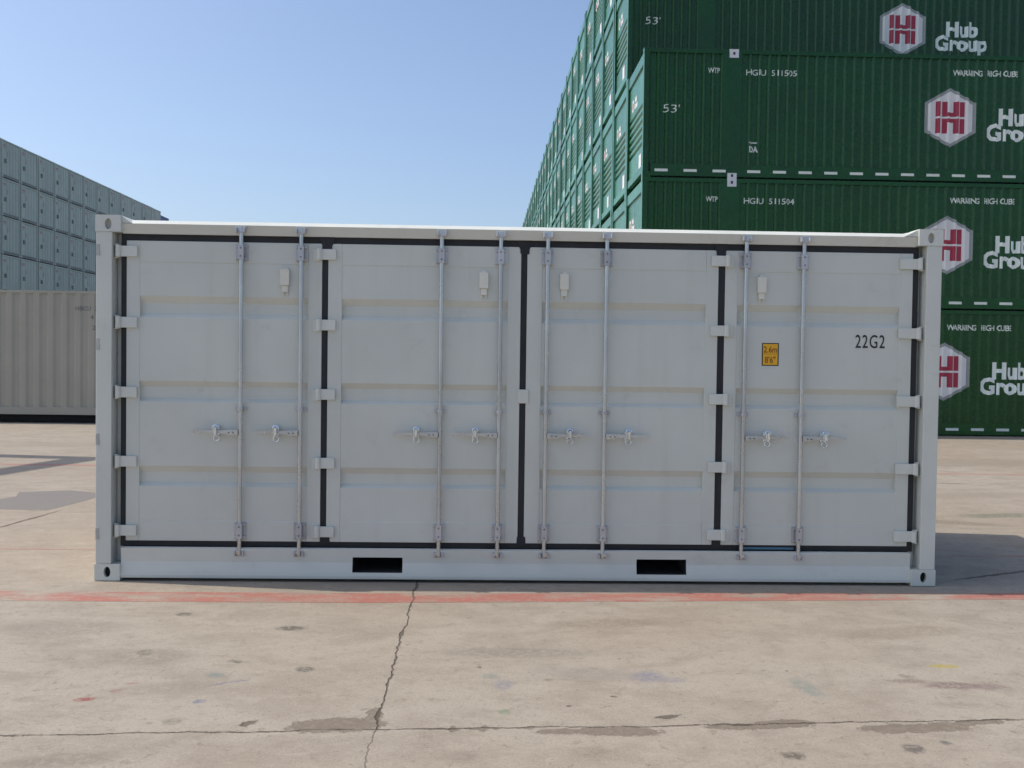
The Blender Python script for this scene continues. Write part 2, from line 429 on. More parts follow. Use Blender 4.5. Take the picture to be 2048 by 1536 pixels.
    h = t.math('ADD', h, t.math('MULTIPLY', fine, 0.0022))
    h = t.math('ADD', h, t.math('MULTIPLY', grit, 0.0007))
    h = t.math('SUBTRACT', h, t.math('MULTIPLY', crack, 0.012))
    h = t.math('SUBTRACT', h, t.math('MULTIPLY', spall, 0.004))
    h = t.math('SUBTRACT', h, t.math('MULTIPLY', pit_, 0.003))
    c = t.mix(1.0, c, (0.79, 0.752, 0.69), 'MULTIPLY')
    t.put(out.inputs[0], c); t.put(out.inputs[1], h); t.put(out.inputs[2], wear)
    return g
CG = concrete_group()

def ground_mat(name, over=None, amount=1.0, worn=True):
    m, t, b = base_mat(name)
    g = t.new('ShaderNodeGroup'); g.node_tree = CG
    c = g.outputs[0]
    if over is not None:
        c = t.mix(t.math('MULTIPLY', g.outputs[2], amount) if worn else amount, c, over)
    t.put(b.inputs['Base Color'], c)
    b.inputs['Roughness'].default_value = 0.82
    b.inputs['Specular IOR Level'].default_value = 0.3
    bn = t.new('ShaderNodeBump'); bn.inputs['Distance'].default_value = 1.0; bn.inputs['Strength'].default_value = 0.8
    t.put(bn.inputs['Height'], g.outputs[1]); t.put(b.inputs['Normal'], bn.outputs[0])
    return m
GROUND = ground_mat('concrete_yard')
REDLINE = ground_mat('worn_red_paint', (0.36, 0.105, 0.08), 0.80)
REDFAINT = ground_mat('faded_red_paint', (0.36, 0.14, 0.12), 0.8)
PATCH = ground_mat('grey_patch_concrete', (0.16, 0.152, 0.142), 0.8, False)

g = MB().poly([(-900, -300, 0), (900, -300, 0), (900, 1500, 0), (-900, 1500, 0)]).obj('ground', GROUND)
g['kind'] = 'structure'
def strip(name, pts, mat, z=0.0015):
    mb = MB().poly([(x, y, z) for x, y in pts])
    for (xa, ya), (xb, yb) in zip(pts, pts[1:] + pts[:1]): mb.poly([(xa, ya, -.01), (xb, yb, -.01), (xb, yb, z), (xa, ya, z)])
    o = mb.obj(name, mat); o['kind'] = 'structure'; return o
strip('painted_line', [(-40, -0.60), (2.0, -0.575), (6.3, -0.385), (12, -0.30), (40, -0.28), (40, -0.10), (12, -0.12), (6.3, -0.20), (2.0, -0.315), (-40, -0.345)], REDLINE)
strip('painted_line', [(-40, 1.13), (40, 1.10), (40, 1.15), (-40, 1.19)], REDFAINT)
strip('painted_line', [(-40, 7.30), (40, 7.22), (40, 7.36), (-40, 7.44)], REDFAINT)
strip('repair_patch', [(-2.72, 3.30), (-2.39, 3.22), (-1.72, 3.15), (-1.60, 3.9), (-1.62, 4.40), (-2.1, 4.66), (-2.62, 4.47), (-2.48, 4.1), (-2.60, 3.85), (-2.75, 3.7)], PATCH)
strip('concrete_plinth_top', [(-46, 58), (-30.3, 58), (-30.3, 100), (-46, 100)], CONCR, 0.54)
# ------------------------------------------------------------------ the white side-opening container
HZ = [2.342, 1.838, 1.341, 0.847, 0.352]
WC = thing('shipping_container', 'white twenty foot container with four closed side doors and black rubber seals, in the foreground', 'shipping container', (0, 0, 0.004))
L_, D_, H_ = 6.058, 2.438, 2.591

def casting(x0, y0, z0, front=-1, holez=0.5):
    """hollow corner casting with an oval hole in the face towards -y (front=-1) or +y"""
    mb = MB(); w, d, h = 0.178, 0.162, 0.118
    xc = x0 + w / 2; zc = z0 + h * holez; n = 20
    yf, yb = (y0, y0 + d)
    yi = yf + 0.028 if front < 0 else yb - 0.028
    yface = yf if front < 0 else yb
    ov = [(xc + 0.024 * cos(2 * pi * k / n + pi / 4), zc + 0.038 * sin(2 * pi * k / n + pi / 4)) for k in range(n)]
    def edge(a):
        dx, dz = cos(a), sin(a)
        s = min((w / 2) / abs(dx) if abs(dx) > 1e-6 else 9, ((h * (1 - holez)) if dz > 0 else h * holez) / abs(dz) if abs(dz) > 1e-6 else 9)
        return (xc + dx * s, zc + dz * s)
    cor = [(x0 + w, z0 + h), (x0, z0 + h), (x0, z0), (x0 + w, z0)]
    # four corner-aligned fans
    q = n // 4
    for s_ in range(4):
        a = cor[s_]; b_ = cor[(s_ + 1) % 4]
        for k in range(q):
            i0 = s_ * q + k; i1 = (i0 + 1) % n
            e0 = (a[0] + (b_[0] - a[0]) * k / q, a[1] + (b_[1] - a[1]) * k / q)
            e1 = (a[0] + (b_[0] - a[0]) * (k + 1) / q, a[1] + (b_[1] - a[1]) * (k + 1) / q)
            pts = [(ov[i0][0], yface, ov[i0][1]), (e0[0], yface, e0[1]), (e1[0], yface, e1[1]), (ov[i1][0], yface, ov[i1][1])]
            if front < 0: pts.reverse()
            mb.poly(pts)
            mb.poly([(ov[i0][0], yface, ov[i0][1]), (ov[i1][0], yface, ov[i1][1]), (ov[i1][0], yi, ov[i1][1]), (ov[i0][0], yi, ov[i0][1])])
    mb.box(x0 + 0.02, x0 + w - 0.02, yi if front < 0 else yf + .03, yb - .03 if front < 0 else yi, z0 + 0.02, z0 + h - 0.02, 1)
    x1, z1 = x0 + w, z0 + h
    yo = yb if front < 0 else yf
    mb.poly([(x0, yf, z0), (x0, yf, z1), (x0, yb, z1), (x0, yb, z0)][::-1])
    mb.poly([(x1, yf, z0), (x1, yf, z1), (x1, yb, z1), (x1, yb, z0)])
    mb.poly([(x0, yf, z1), (x1, yf, z1), (x1, yb, z1), (x0, yb, z1)])
    mb.poly([(x0, yf, z0), (x1, yf, z0), (x1, yb, z0), (x0, yb, z0)][::-1])
    mb.poly([(x0, yo, z0), (x1, yo, z0), (x1, yo, z1), (x0, yo, z1)])
    return mb
for (cx, fx) in ((0.0, 0), (L_ - 0.178, 1)):
    for cz in (0.0, H_ - 0.118):
        casting(cx, 0.0, cz, -1, 0.52 if cz < 1 else 0.46).obj('corner_casting', [WHITEP, DARKHOLE if cz < 1 else WHITED], WC)  # skylight in top holes, shade in bottom holes, put into the colour
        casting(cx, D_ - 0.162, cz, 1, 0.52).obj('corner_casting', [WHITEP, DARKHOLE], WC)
# corner posts (front ones have a flat outer plate and a set-back return beside the doors)
for side in (0, 1):
    def X(v): return v if side == 0 else L_ - v
    def bx(mb, a, b, y0, y1, z0, z1, m=0):
        a, b = sorted((X(a), X(b))); mb.box(a, b, y0, y1, z0, z1, m)
    mb = MB()
    bx(mb, 0.004, 0.115, 0.005, 0.160, 0.118, 2.473)
    bx(mb, 0.115, 0.158, 0.118, 0.158, 0.118, 2.473)
    po = mb.obj('corner_post', WHITEP, WC, bevel=0.005)
    if side == 0:
        for zc in (2.346, 1.68, 1.008, 0.335):
            m2 = MB(); m2.box(0.006, 0.030, 0.001, 0.012, zc - 0.04, zc + 0.04)
            m2.box(0.018, 0.032, -0.001, 0.012, zc - 0.042, zc - 0.008)
            m2.obj('lashing_bar', WHITED, po, bevel=0.002)
    mb = MB(); bx(mb, 0.004, 0.160, D_ - 0.16, D_ - 0.005, 0.118, 2.473)
    mb.obj('corner_post', WHITEP, WC, bevel=0.005)
# top rail on the door side
mb = MB()
tp = [(0.110, 2.467), (0.046, 2.467), (0.020, 2.535), (0.080, 2.566), (0.110, 2.566), (0.110, 2.545)]
x0, x1 = 0.178, L_ - 0.178
for (ya, za), (yb, zb) in zip(tp, tp[1:] + tp[:1]):
    mb.poly([(x0, ya, za), (x0, yb, zb), (x1, yb, zb), (x1, ya, za)][::-1])
for xx in (0.178, L_ - 0.178):
    s_ = 1 if xx < 1 else -1
    pts = [(xx, 0.016, 2.540), (xx, 0.150, 2.588), (xx, 0.016, 2.588)]
    w = 0.10 if xx > 1 else 0.07
    e = [(xx + s_ * w, 0.018, 2.538), (xx + s_ * w, 0.150, 2.566)]
    mb.poly([(xx, 0.016, 2.588), (xx, 0.150, 2.588), e[1], e[0]][::s_])
    mb.poly([(xx, 0.016, 2.538), (xx, 0.016, 2.588), e[0]][::-s_])
mb.obj('top_rail', WHITEP, WC)
# bottom rail with two fork pockets
prof = [(0.046, 0.237), (0.021, 0.232), (0.026, 0.174), (0.028, 0.135), (0.014, 0.066), (0.010, 0.040), (0.012, 0.020), (0.06, 0.018)]
pk = [(1.822, 2.180), (3.871, 4.233)]
mb = MB()
xs = [0.178, *pk[0], *pk[1], L_ - 0.178]
for i in range(5):
    pocket = i in (1, 3)
    for (ya, za), (yb, zb) in zip(prof, prof[1:]):
        if pocket and za <= 0.175 and zb >= 0.065: continue
        mb.poly([(xs[i], ya, za), (xs[i], yb, zb), (xs[i + 1], yb, zb), (xs[i + 1], ya, za)])
br = mb.obj('bottom_rail', WHITEP, WC)
for a, b in pk:
    m2 = MB(); y0, y1 = 0.0295, 0.9
    yl = 0.0145
    m2.poly([(a, y0, .174), (b, y0, .174), (b, y1, .174), (a, y1, .174)][::-1])
    m2.poly([(a, yl, .066), (b, yl, .066), (b, y1, .066), (a, y1, .066)])
    m2.poly([(a, yl, .066), (a, y1, .066), (a, y1, .174), (a, y0, .174), (a, .027, .135)][::-1])
    m2.poly([(b, yl, .066), (b, y1, .066), (b, y1, .174), (b, y0, .174), (b, .027, .135)])
    m2.poly([(a, y1, .066), (b, y1, .066), (b, y1, .174), (a, y1, .174)])
    m2.obj('fork_pocket', POCKETDARK, br)
# roof, far long wall, end walls, floor
def trap(a0, a1, pitch, lo, hi, sl, ph=0.0, flat_hi=0.5):
    out = [(a0, hi)]; n = int((a1 - a0) / pitch); st = (a1 - a0) / n
    for k in range(n):
        a = a0 + k * st; f = (st - 2 * sl)
        out += [(a + f * flat_hi / 2, hi), (a + f * flat_hi / 2 + sl, lo), (a + f * flat_hi / 2 + sl + f * (1 - flat_hi), lo), (a + st - f * flat_hi / 2, hi)]
    return out + [(a1, hi)]
rf = trap(0.18, L_ - 0.18, 0.209, 2.548, 2.5655, 0.03)
mb = MB(); mb.sheet(rf, 0.109, D_ - 0.06, 'roof')
mb.box(0.18, L_ - 0.18, D_ - 0.06, D_ - 0.02, 2.48, 2.565)
mb.obj('roof', WHITEP, WC)
mb = MB(); mb.sheet(trap(0.165, L_ - 0.165, 0.278, D_ - 0.045, D_ - 0.012, 0.068), 0.16, 2.48, 'x', flip=True)
mb.box(0.178, L_ - 0.178, D_ - 0.10, D_ - 0.01, 0.02, 0.165)
mb.obj('back_wall', WHITE, WC)
for xx, s_ in ((0.0, 1), (L_, -1)):
    mb = MB(); mb.sheet(trap(0.165, D_ - 0.165, 0.25, xx + s_ * 0.045, xx + s_ * 0.012, 0.06), 0.17, 2.47, 'y', flip=(s_ < 0))
    mb.box(min(xx + s_ * .008, xx + s_ * .10), max(xx + s_ * .008, xx + s_ * .10), 0.165, D_ - 0.165, 0.02, 0.17)
    mb.box(min(xx + s_ * .008, xx + s_ * .10), max(xx + s_ * .008, xx + s_ * .10), 0.165, D_ - 0.165, 2.46, 2.58)
    mb.obj('end_wall', WHITE, WC)
mb = MB(); mb.box(0.12, L_ - 0.12, 0.12, D_ - 0.12, 0.19, 0.23); mb.obj('floor', DARKHOLE, WC)

# the doors
DZ0, DZ1 = 0.277, 2.420
doors = [(0.197, 1.581, 0.291, 1.483), (1.625, 3.007, 1.724, 2.913), (3.052, 4.440, 3.162, 4.351), (4.490, 5.868, 4.582, 5.775)]
BARS = [(1.014, 1.438), (2.437, 2.860), (3.197, 3.622), (4.633, 5.053)]
VENT = [1.287, 2.708, 3.287, 4.721]
HINGE = [(0.130, 0.278, 0.130), (1.548, 1.683, 1.560), (4.385, 4.520, 4.508), (5.765, 5.925, 5.925)]
YP = 0.065
def panel_profile():
    pr = [(0.424, YP)]
    for (a, b, c, d) in ((0.668, 0.694, 0.769, 0.816), (1.274, 1.299, 1.385, 1.424), (1.874, 1.909, 1.981, 2.030)):
        pr += [(a, YP), (b, YP + .032), (c, YP + .032), (d, YP)]
    return pr + [(2.268, YP)]
gx = [(0.158, 0.197, 1.581, 1.603), (1.603, 1.625, 3.007, 3.0295), (3.0295, 3.052, 4.440, 4.465), (4.465, 4.490, 5.868, 5.912)]
for di, (x0, x1, p0, p1) in enumerate(doors):
    mb = MB()
    mb.sheet(panel_profile(), p0, p1, 'z')
    y0 = YP - 0.003
    mb.box(x0, p0, y0, YP + .045, DZ0, DZ1)
    mb.box(p1, x1, y0, YP + .045, DZ0, DZ1)
    mb.box(p0, p1, y0 - .0006, YP + .045, DZ0, 0.424)
    mb.box(p0, p1, y0 - .0006, YP + .045, 2.268, DZ1)
    d = mb.obj('door', WHITE, WC, bevel=0.0035)
    # rubber seal ring
    a, b, c, e = gx[di]
    mb = MB()
    yg, yh = 0.070, 0.100
    mb.box(a, b, yg, yh, 0.237, 2.467); mb.box(c, e, yg, yh, 0.237, 2.467)
    mb.box(b, c, yg, yh, DZ1, 2.467); mb.box(b, c, yg, yh, 0.237, DZ0)
    fl = []
    if di == 1: fl = [(1.566, 1.672)]
    if di == 2: fl = [(2.978, 3.087), (4.409, 4.502)]
    for fa, fb in fl:
        fc = (fa + fb) / 2
        mb.poly([(fa, .058, 2.470), (fa, .058, 2.440), (fc - .034, .058, 2.405), (fc - .032, .058, 2.372), (fc + .032, .058, 2.368), (fc + .034, .058, 2.405), (fb, .058, 2.440), (fb, .058, 2.470), (fb - .02, .058, 2.486), (fa + .02, .058, 2.484)])
        mb.poly([(fc - .03, .059, 0.325), (fc - .034, .059, 0.262), (fc + .034, .059, 0.262), (fc + .03, .059, 0.325)][::1])
    mb.obj('rubber_seal', RUBBER, d)
    if di == 3:
        MB().box(4.655, 5.03, 0.060, 0.0645, 0.247, 0.262).obj('blue_tape', BLUETAPE, d)
    if di == 2:
        MB().box(2.992, 3.072, 0.050, 0.064, 1.294, 1.394).obj('overlap_plate', WHITEP, d, bevel=0.004)
    # hinges
    ha, hb, hk = HINGE[di]
    for z in HZ:
        mb = MB()
        mb.box(ha + .010 if hk == ha or di == 1 else ha, hb if di < 2 else hb - .010, 0.040, 0.061, z - .038, z + .038)
        kx = ha + .016 if di < 2 else hb - .016
        mb.tube((kx, 0.038, z - .042), (kx, 0.038, z + .042), 0.019, 12)
        mb.box(kx - .018, kx + .018, 0.038, 0.0645, z - .030, z + .030)
        if di in (1, 2):
            q = -1 if di == 1 else 1
            aa, bb = sorted((kx, kx + q * .045)); mb.box(aa, bb, 0.052, 0.0615, z - .048, z + .036)
        else:
            q = -1 if di == 0 else 1
            aa, bb = sorted((kx - q * .002, kx + q * .024)); mb.box(aa, bb, 0.030, 0.056, z - .050, z - .043); mb.box(aa, bb, 0.030, 0.056, z + .043, z + .050)
        mb.obj('hinge', WHITEP, d, bevel=0.003)
    # vent
    vx = VENT[di]
    mb = MB(); mb.box(vx, vx + .065, 0.036, 0.064, 2.117, 2.232)
    mb.box(vx + .010, vx + .055, 0.046, 0.063, 2.070, 2.117)
    mb.box(vx + .016, vx + .050, 0.050, 0.063, 2.232, 2.246)
    mb.box(vx + .012, vx + .022, 0.052, 0.063, 2.046, 2.070); mb.box(vx + .043, vx + .053, 0.052, 0.063, 2.046, 2.070)
    mb.obj('vent', CREAM, d, bevel=0.003)
    # locking gear
    q = -1 if di < 2 else 1
    for bi, bxx in enumerate(BARS[di]):
        yb = 0.030
        mb = MB()
        mb.tube((bxx, yb, 0.205), (bxx, yb, 2.508), 0.0155, 14)
        # cams
        for zz, s_ in ((2.510, 1), (0.205, -1)):
            mb.tube((bxx, yb, zz - .02), (bxx, yb, zz + .014), 0.021, 12)
            mb.box(bxx + (-.030 if q < 0 else -.006), bxx + (.006 if q < 0 else .030), 0.010, 0.050, zz - .012, zz + .012)
        mb.obj('locking_bar', GALV, d, smooth=True)
        for (za, zb) in ((2.288, 2.402), (0.298, 0.415)):
            mb = MB()
            mb.box(bxx - .044, bxx + .044, 0.054, 0.0612, za, zb)
            for zc in (za + .014, zb - .014):
                mb.box(bxx - .040, bxx + .040, 0.040, 0.054, zc - .009, zc + .009)
                mb.tube((bxx - .033, .036, zc), (bxx - .033, .062, zc), .0075, 8)
                mb.tube((bxx + .033, .036, zc), (bxx + .033, .062, zc), .0075, 8)
            mb.box(bxx - .020, bxx + .020, 0.0095, 0.040, za + .004, zb - .004)
            for zc in (za + .030, zb - .026): mb.tube((bxx, .004, zc), (bxx, .012, zc), .006, 8, m=1)
            mb.obj('bar_bracket', [GALVP, FARDARK], d, bevel=0.002)
        mb = MB(); zc = 1.232
        mb.box(bxx - .042, bxx + .042, 0.052, 0.0615, zc - .013, zc + .013)
        mb.tube((bxx, yb, zc - .011), (bxx, yb, zc + .011), 0.022, 14)
        mb.tube((bxx - .031, .044, zc), (bxx - .031, .063, zc), .008, 8); mb.tube((bxx + .031, .044, zc), (bxx + .031, .063, zc), .008, 8)
        mb.obj('bar_guide', GALVP, d, smooth=True)
        # handle
        zh = 1.066
        mb = MB()
        LH = 0.335
        mb.box(min(bxx + q * .012, bxx + q * .085), max(bxx + q * .012, bxx + q * .085), 0.006, 0.040, zh - .022, zh + .018)
        pts = [(0.085, zh - .015, zh + .014), (0.15, zh - .011, zh + .012), (0.25, zh - .008, zh + .011), (LH, zh - .006, zh + .008)]
        for (a_, b_, c_), (a2, b2, c2) in zip(pts, pts[1:]):
            xa, xb = bxx + q * a_, bxx + q * a2
            ya_, yc_ = 0.016, 0.030
            F = [(xa, ya_, b_), (xb, ya_, b2), (xb, ya_, c2), (xa, ya_, c_)]
            Bk = [(xa, yc_, b_), (xb, yc_, b2), (xb, yc_, c2), (xa, yc_, c_)]
            mb.poly(F if q > 0 else F[::-1]); mb.poly(Bk[::-1] if q > 0 else Bk)
            mb.poly([F[3], F[2], Bk[2], Bk[3]][::q]); mb.poly([F[0], Bk[0], Bk[1], F[1]][::q])
        mb.tube((bxx + q * .055, .002, zh), (bxx + q * .055, .044, zh), .013, 10)
        mb.obj('handle', GALV, d, bevel=0.002)
        m3 = MB()
        for k_ in (.045, .075): m3.tube((bxx + q * k_, .001, zh - .004), (bxx + q * k_, .008, zh - .004), .0055, 8)
        m3.obj('bolt', FARDARK, d, smooth=True)
        # retainer with shackle and ring
        hx = bxx + q * .172
        mb = MB()
        mb.box(hx - .022, hx + .022, 0.045, 0.0612, zh - .030, zh + .045)
        mb.box(hx - .014, hx + .016, 0.002, 0.045, zh - .006, zh + .030)
        mb.tube((hx + .005, -0.004, zh - .016), (hx + .005, -0.004, zh + .036), .012, 10)
        mb.ring((hx + .004, 0.010, zh + .030), 0.019, 0.0065, n=16, a0=0, a1=pi)
        mb.ring((hx + .004, 0.030, zh - .045), 0.020, 0.0042, n=18)
        mb.obj('handle_retainer', ZINC, d, bevel=0.0015)
    if di == 3:
        mb = MB()
        yy = 0.0638
        mb.box(4.768, 4.892, yy, YP, 1.589, 1.755, 0)
        mb.box(4.776, 4.884, yy - .0008, YP, 1.676, 1.748, 1); mb.box(4.776, 4.884, yy - .0008, YP, 1.596, 1.674, 1)
        add_text(mb, "2.6m", 4.781, 1.686, 0.046, 0.001, width=0.098, y=yy - .0016, m=2)
        add_text(mb, "8'6\"", 4.790, 1.610, 0.048, 0.001, width=0.078, y=yy - .0016, m=2)
        mb.obj('height_sticker', [INK, YELLOW, BROWN], d)
        mb = MB(); add_text(mb, "22G2", 5.454, 1.729, 0.100, 0.0005, width=0.217, y=0.0622, spacing=1.12)
        mb.obj('lettering', INK, d)
# cam keepers on the rails
for bs in BARS:
    for bxx in bs:
        for z, y in ((2.500, 0.019), (0.196, 0.029)):
            mb = MB()
            mb.box(bxx - .036, bxx + .036, y - .008, y + .001, z - .020, z + .026)
            mb.box(bxx - .034, bxx - .022, y - .034, y - .008, z - .016, z + .016)
            mb.box(bxx + .024, bxx + .036, y - .034, y - .008, z - .016, z + .016)
            mb.obj('cam_keeper', GALVP, WC, bevel=0.003)

# ------------------------------------------------------------------ the tall green stack
GX, GY, PITCH, GH = 6.294, 15.045, 2.696, 2.896
GL, GW = 16.15, 2.591
def rib_profile():
    P = 0.2155; sl = 0.048; sr = 0.020; hi, lo = 0.010, 0.062
    out = []
    def seg(a, b):
        n = max(1, round((b - a) / P)); st = (b - a) / n; fh = (st - sl - sr) * 0.20; fl_ = (st - sl - sr) * 0.80
        out.append((a, hi))
        for k in range(n):
            s0 = a + k * st
            out.extend([(s0 + fh / 2, hi), (s0 + fh / 2 + sr, lo), (s0 + fh / 2 + sr + fl_, lo), (s0 + st - fh / 2, hi)])
        out.append((b, hi))
    seg(0.13, 1.79); seg(2.21, 13.94); seg(14.36, 16.02)
    return out
RIB = rib_profile()
RB = [t for t, d in RIB]
def ribf(x):
    if x <= RB[0]: return RIB[0][1]
    for (a, da), (b, db) in zip(RIB, RIB[1:]):
        if a <= x <= b: return da + (db - da) * (x - a) / (b - a) if b > a + 1e-9 else da
    return RIB[-1][1]

def green_frame(full, h):
    """steel frame; every end of the frame faces -x at x=0"""
    mb = MB()
    for y0 in (0.0, GW - 0.15): mb.box(0.0, 0.12, y0, y0 + 0.15, 0.12, h - 0.10)
    if not full: mb.m = [1] * len(mb.m)
    mb.box(0.02, 0.12, 0.15, GW - 0.15, h - 0.30, h - 0.055, 1)
    mb.box(0.02, 0.12, 0.15, GW - 0.15, 0.13, 0.30, 1)
    for y0 in (0.0, GW - 0.17):
        mb.box(-0.004, 0.178, y0 - (.003 if y0 == 0 else -.003), y0 + 0.17, 0.0, 0.12)
        mb.box(-0.004, 0.178, y0 - (.003 if y0 == 0 else -.003), y0 + 0.17, h - 0.10, h)
    mb.box(0.178, GL - .1, 0.004, 0.10, h - 0.10, h - .012)
    mb.box(0.178, GL - .1, 0.004, 0.10, 0.03, 0.30)
    if full:
        for x0 in (1.79, 13.94): mb.box(x0, x0 + .42, 0.006, 0.10, 0.12, h - 0.10)
        for xx in (GL - .13,): mb.box(xx, GL, 0.0, 0.15, 0.0, h)
        mb.box(GL - .13, GL, GW - .15, GW, 0.0, h)
    return mb
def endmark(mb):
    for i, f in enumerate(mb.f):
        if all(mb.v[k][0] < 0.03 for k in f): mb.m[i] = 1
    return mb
def green_end(h):
    mb = MB()
    a = 0.075
    z0, z1 = 0.27, h - 0.29
    s1, s0 = 1.86 * h / GH, 0.80 * h / GH
    pr = [(z0, a - .015), (s0, a - .015)]
    n = 6; st = (s1 - s0) / n
    for k in range(n):
        b = s0 + k * st
        pr += [(b + st * .12, a + .035), (b + st * .42, a + .035), (b + st * .60, a - .015), (b + st, a - .015)]
    pr += [(z1, a - .015)]
    mb.sheet(pr, 0.13, GW - 0.13, 'yz', flip=False)
    return mb
def green_emblem(h):
    """small emblem board: hexagon and two lines of lettering on the end wall (faces -x)"""
    t = MB()
    # built in x-z facing -y then turned to face -x
    def hexa(cx, cz, r, m, y):
        t.poly([(cx + r * sin(k * pi / 3), y, cz + r * cos(k * pi / 3)) for k in range(6)][::-1], m)
    def flip(q): q.v = [(0.055 + y, (1.05 - x * 0.95) + 1.28, z + h - 0.98) for x, y, z in q.v]; return q
    hexa(0.17, 0.17, 0.17, 0, 0); hexa(0.17, 0.17, 0.14, 0, -.001)
    for x0, x1, z0, z1 in ((.09, .115, .09, .25), (.13, .155, .09, .25), (.185, .21, .09, .25), (.225, .25, .09, .25), (.155, .185, .155, .185)):
        t.poly([(x0, -.003, z0), (x1, -.003, z0), (x1, -.003, z1), (x0, -.003, z1)], 1)
    l = MB()
    add_text(l, "Hub", 0.46, 0.19, 0.13, 0.012)
    add_text(l, "Group", 0.40, 0.04, 0.13, 0.012)
    return flip(t), flip(l)
def green_label(h):
    t = MB(); t.box(0.050, 0.056, 0.78, 1.12, 0.36, 0.70); return t

def side_sheet(h):
    mb = MB(); mb.sheet(RIB, 0.30, h - 0.10, 'x'); return mb
def shell(h):
    mb = MB()
    mb.box(0.12, GL - .005, 0.11, GW - .012, 0.14, h - 0.015)
    mb.sheet(trap(0.13, GL - .13, 0.28, GW - .045, GW - .012, 0.06), .25, h - .1, 'x', flip=True)
    return mb
H5 = 2.591
ME = {}
for key, h in (('a', GH), ('b', H5)):
    ME[key, 'frame_full'] = endmark(green_frame(True, h)).data('frame', [GREEN, GREENSUN])
    ME[key, 'frame_end'] = endmark(green_frame(False, h)).data('frame', [GREEN, GREENSUN])
    ME[key, 'end'] = green_end(h).data('end_panel', GREENSUN)
    a_, b_ = green_emblem(h)
    ME[key, 'emblem'] = a_.data('emblem', [DECAL, DECALR2]); ME[key, 'emblem_lettering'] = b_.data('lettering', DECAL)
    ME[key, 'label'] = green_label(h).data('label_plate', DECAL)
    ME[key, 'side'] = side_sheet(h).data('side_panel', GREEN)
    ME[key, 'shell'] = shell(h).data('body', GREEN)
# the end frames are the same green as the end panels
def endframe(h):
    mb = MB()
    for y0 in (0.0, GW - 0.15): mb.box(-0.003, 0.0, y0, y0 + 0.15, 0.12, h - 0.10)
    return mb
# emblem hexagon, lettering and markings on the long side
hexm = MB()
cx, cz, hw = 7.03, 1.475, 0.585
def hx_(r, m, y=0.0):
    hexm.poly([(cx + r * sin(k * pi / 3), y, cz + r * cos(k * pi / 3)) for k in range(6)][::-1], m)
hx_(0.675, 1); hx_(0.600, 0, -.002)
def rr(a, b, c, d): hexm.poly([(cx + a, -.004, cz + c), (cx + b, -.004, cz + c), (cx + b, -.004, cz + d), (cx + a, -.004, cz + d)], 2)
g_ = .022
for s_ in (1, -1):
    rr(-.335, -.225, min(g_ * s_, .36 * s_), max(g_ * s_, .36 * s_)); rr(.225, .335, min(g_ * s_, .36 * s_), max(g_ * s_, .36 * s_))
    rr(-.185, -.075, min(g_ * s_, .36 * s_), max(g_ * s_, .36 * s_)); rr(.075, .185, min(g_ * s_, .36 * s_), max(g_ * s_, .36 * s_))
    rr(-.075, .075, min(g_ * s_, .115 * s_), max(g_ * s_, .115 * s_))
hex_me = hexm.data('hexagon_emblem', [DECAL, DECALG, DECALR]); conform(hex_me, RB, ribf, 0.004)
def lettering(items, name, mat=None):
    mb = MB()
    for (s, x, z, size, bold, width) in items: add_text(mb, s, x, z, size, bold, width=width)
    me = mb.data(name, mat or DECALT); conform(me, RB, ribf, 0.004); return me
hub_me = lettering([("Hub", 8.16, 1.335, 0.375, 0.022, 0.81), ("Group", 7.87, 0.98, 0.375, 0.022, 1.36)], 'lettering', DECALW)
def ids(num, da=False):
    it = [("HGIU  " + num, 2.33, 2.335, 0.135, 0.001, 1.15), ("WTP", 1.46, 2.37, 0.12, 0.003, 0.27), ("53'", 0.45, 1.46, 0.19, -0.002, 0.38),
          ("WARNING  HIGH CUBE", 7.08, 2.43, 0.13, 0.004, 1.50)]
    if da: it += [("DA", 2.42, 0.60, 0.14, 0.006, 0.20)]
    return it
ID = {r: [lettering([q], 'lettering') for q in ids(n, r == 3)] for r, n in ((3, '511505'), (2, '511504'), (1, '511503'), (4, '511506'), (5, '511507'))}
mb = MB()
mb.poly([(2.43, 0.0, 0.80), (2.60, 0.0, 0.80), (2.60, 0.0, 0.825), (2.43, 0.0, 0.825)]); mb.poly([(2.40, 0, .8125), (2.47, 0, .775), (2.47, 0, .85)])
arrow_me = mb.data('arrow_mark', DECALT); conform(arrow_me, RB, ribf, 0.004)
mb = MB()
x = 0.27
dx = [0.27 + .66 * k for k in range(3)] + [2.38 + .588 * k for k in range(20)] + [14.5, 15.2]
for x in dx: mb.box(x, x + .30, 0.001, 0.004, 0.125, 0.185)
dash_me = mb.data('reflective_marking', DECALT)
def side_cast(top, h):
    mb = MB()
    z0, z1 = (h - .19, h) if top else (0.0, 0.115)
    for x0 in (1.93,):
        mb.box(x0, x0 + .21, -0.003, 0.05, z0, z1, 0)
        mb.box(x0 + .08, x0 + .13, -0.0045, 0.0, (z0 + z1) / 2 - .03, (z0 + z1) / 2 + .03, 1)  # flat black plate painted for the shade of the casting hole
    return mb
SCM = {(k, tb): side_cast(tb, h).data('side_casting', [CASTW, INK]) for k, h in (('a', GH), ('b', H5)) for tb in (0, 1)}
ordn = ['zeroth', 'first', 'second', 'third', 'fourth', 'fifth', 'sixth', 'seventh', 'eighth', 'ninth', 'tenth', 'eleventh', 'twelfth', 'thirteenth', 'fourteenth', 'fifteenth', 'sixteenth', 'seventeenth', 'eighteenth', 'nineteenth', 'twentieth', 'twenty-first', 'twenty-second', 'twenty-third', 'twenty-fourth', 'twenty-fifth', 'twenty-sixth', 'twenty-seventh']
LVL = {1: 'ground level', 2: 'second level', 3: 'third level', 4: 'fourth level', 5: 'top level'}
NCOL = 26
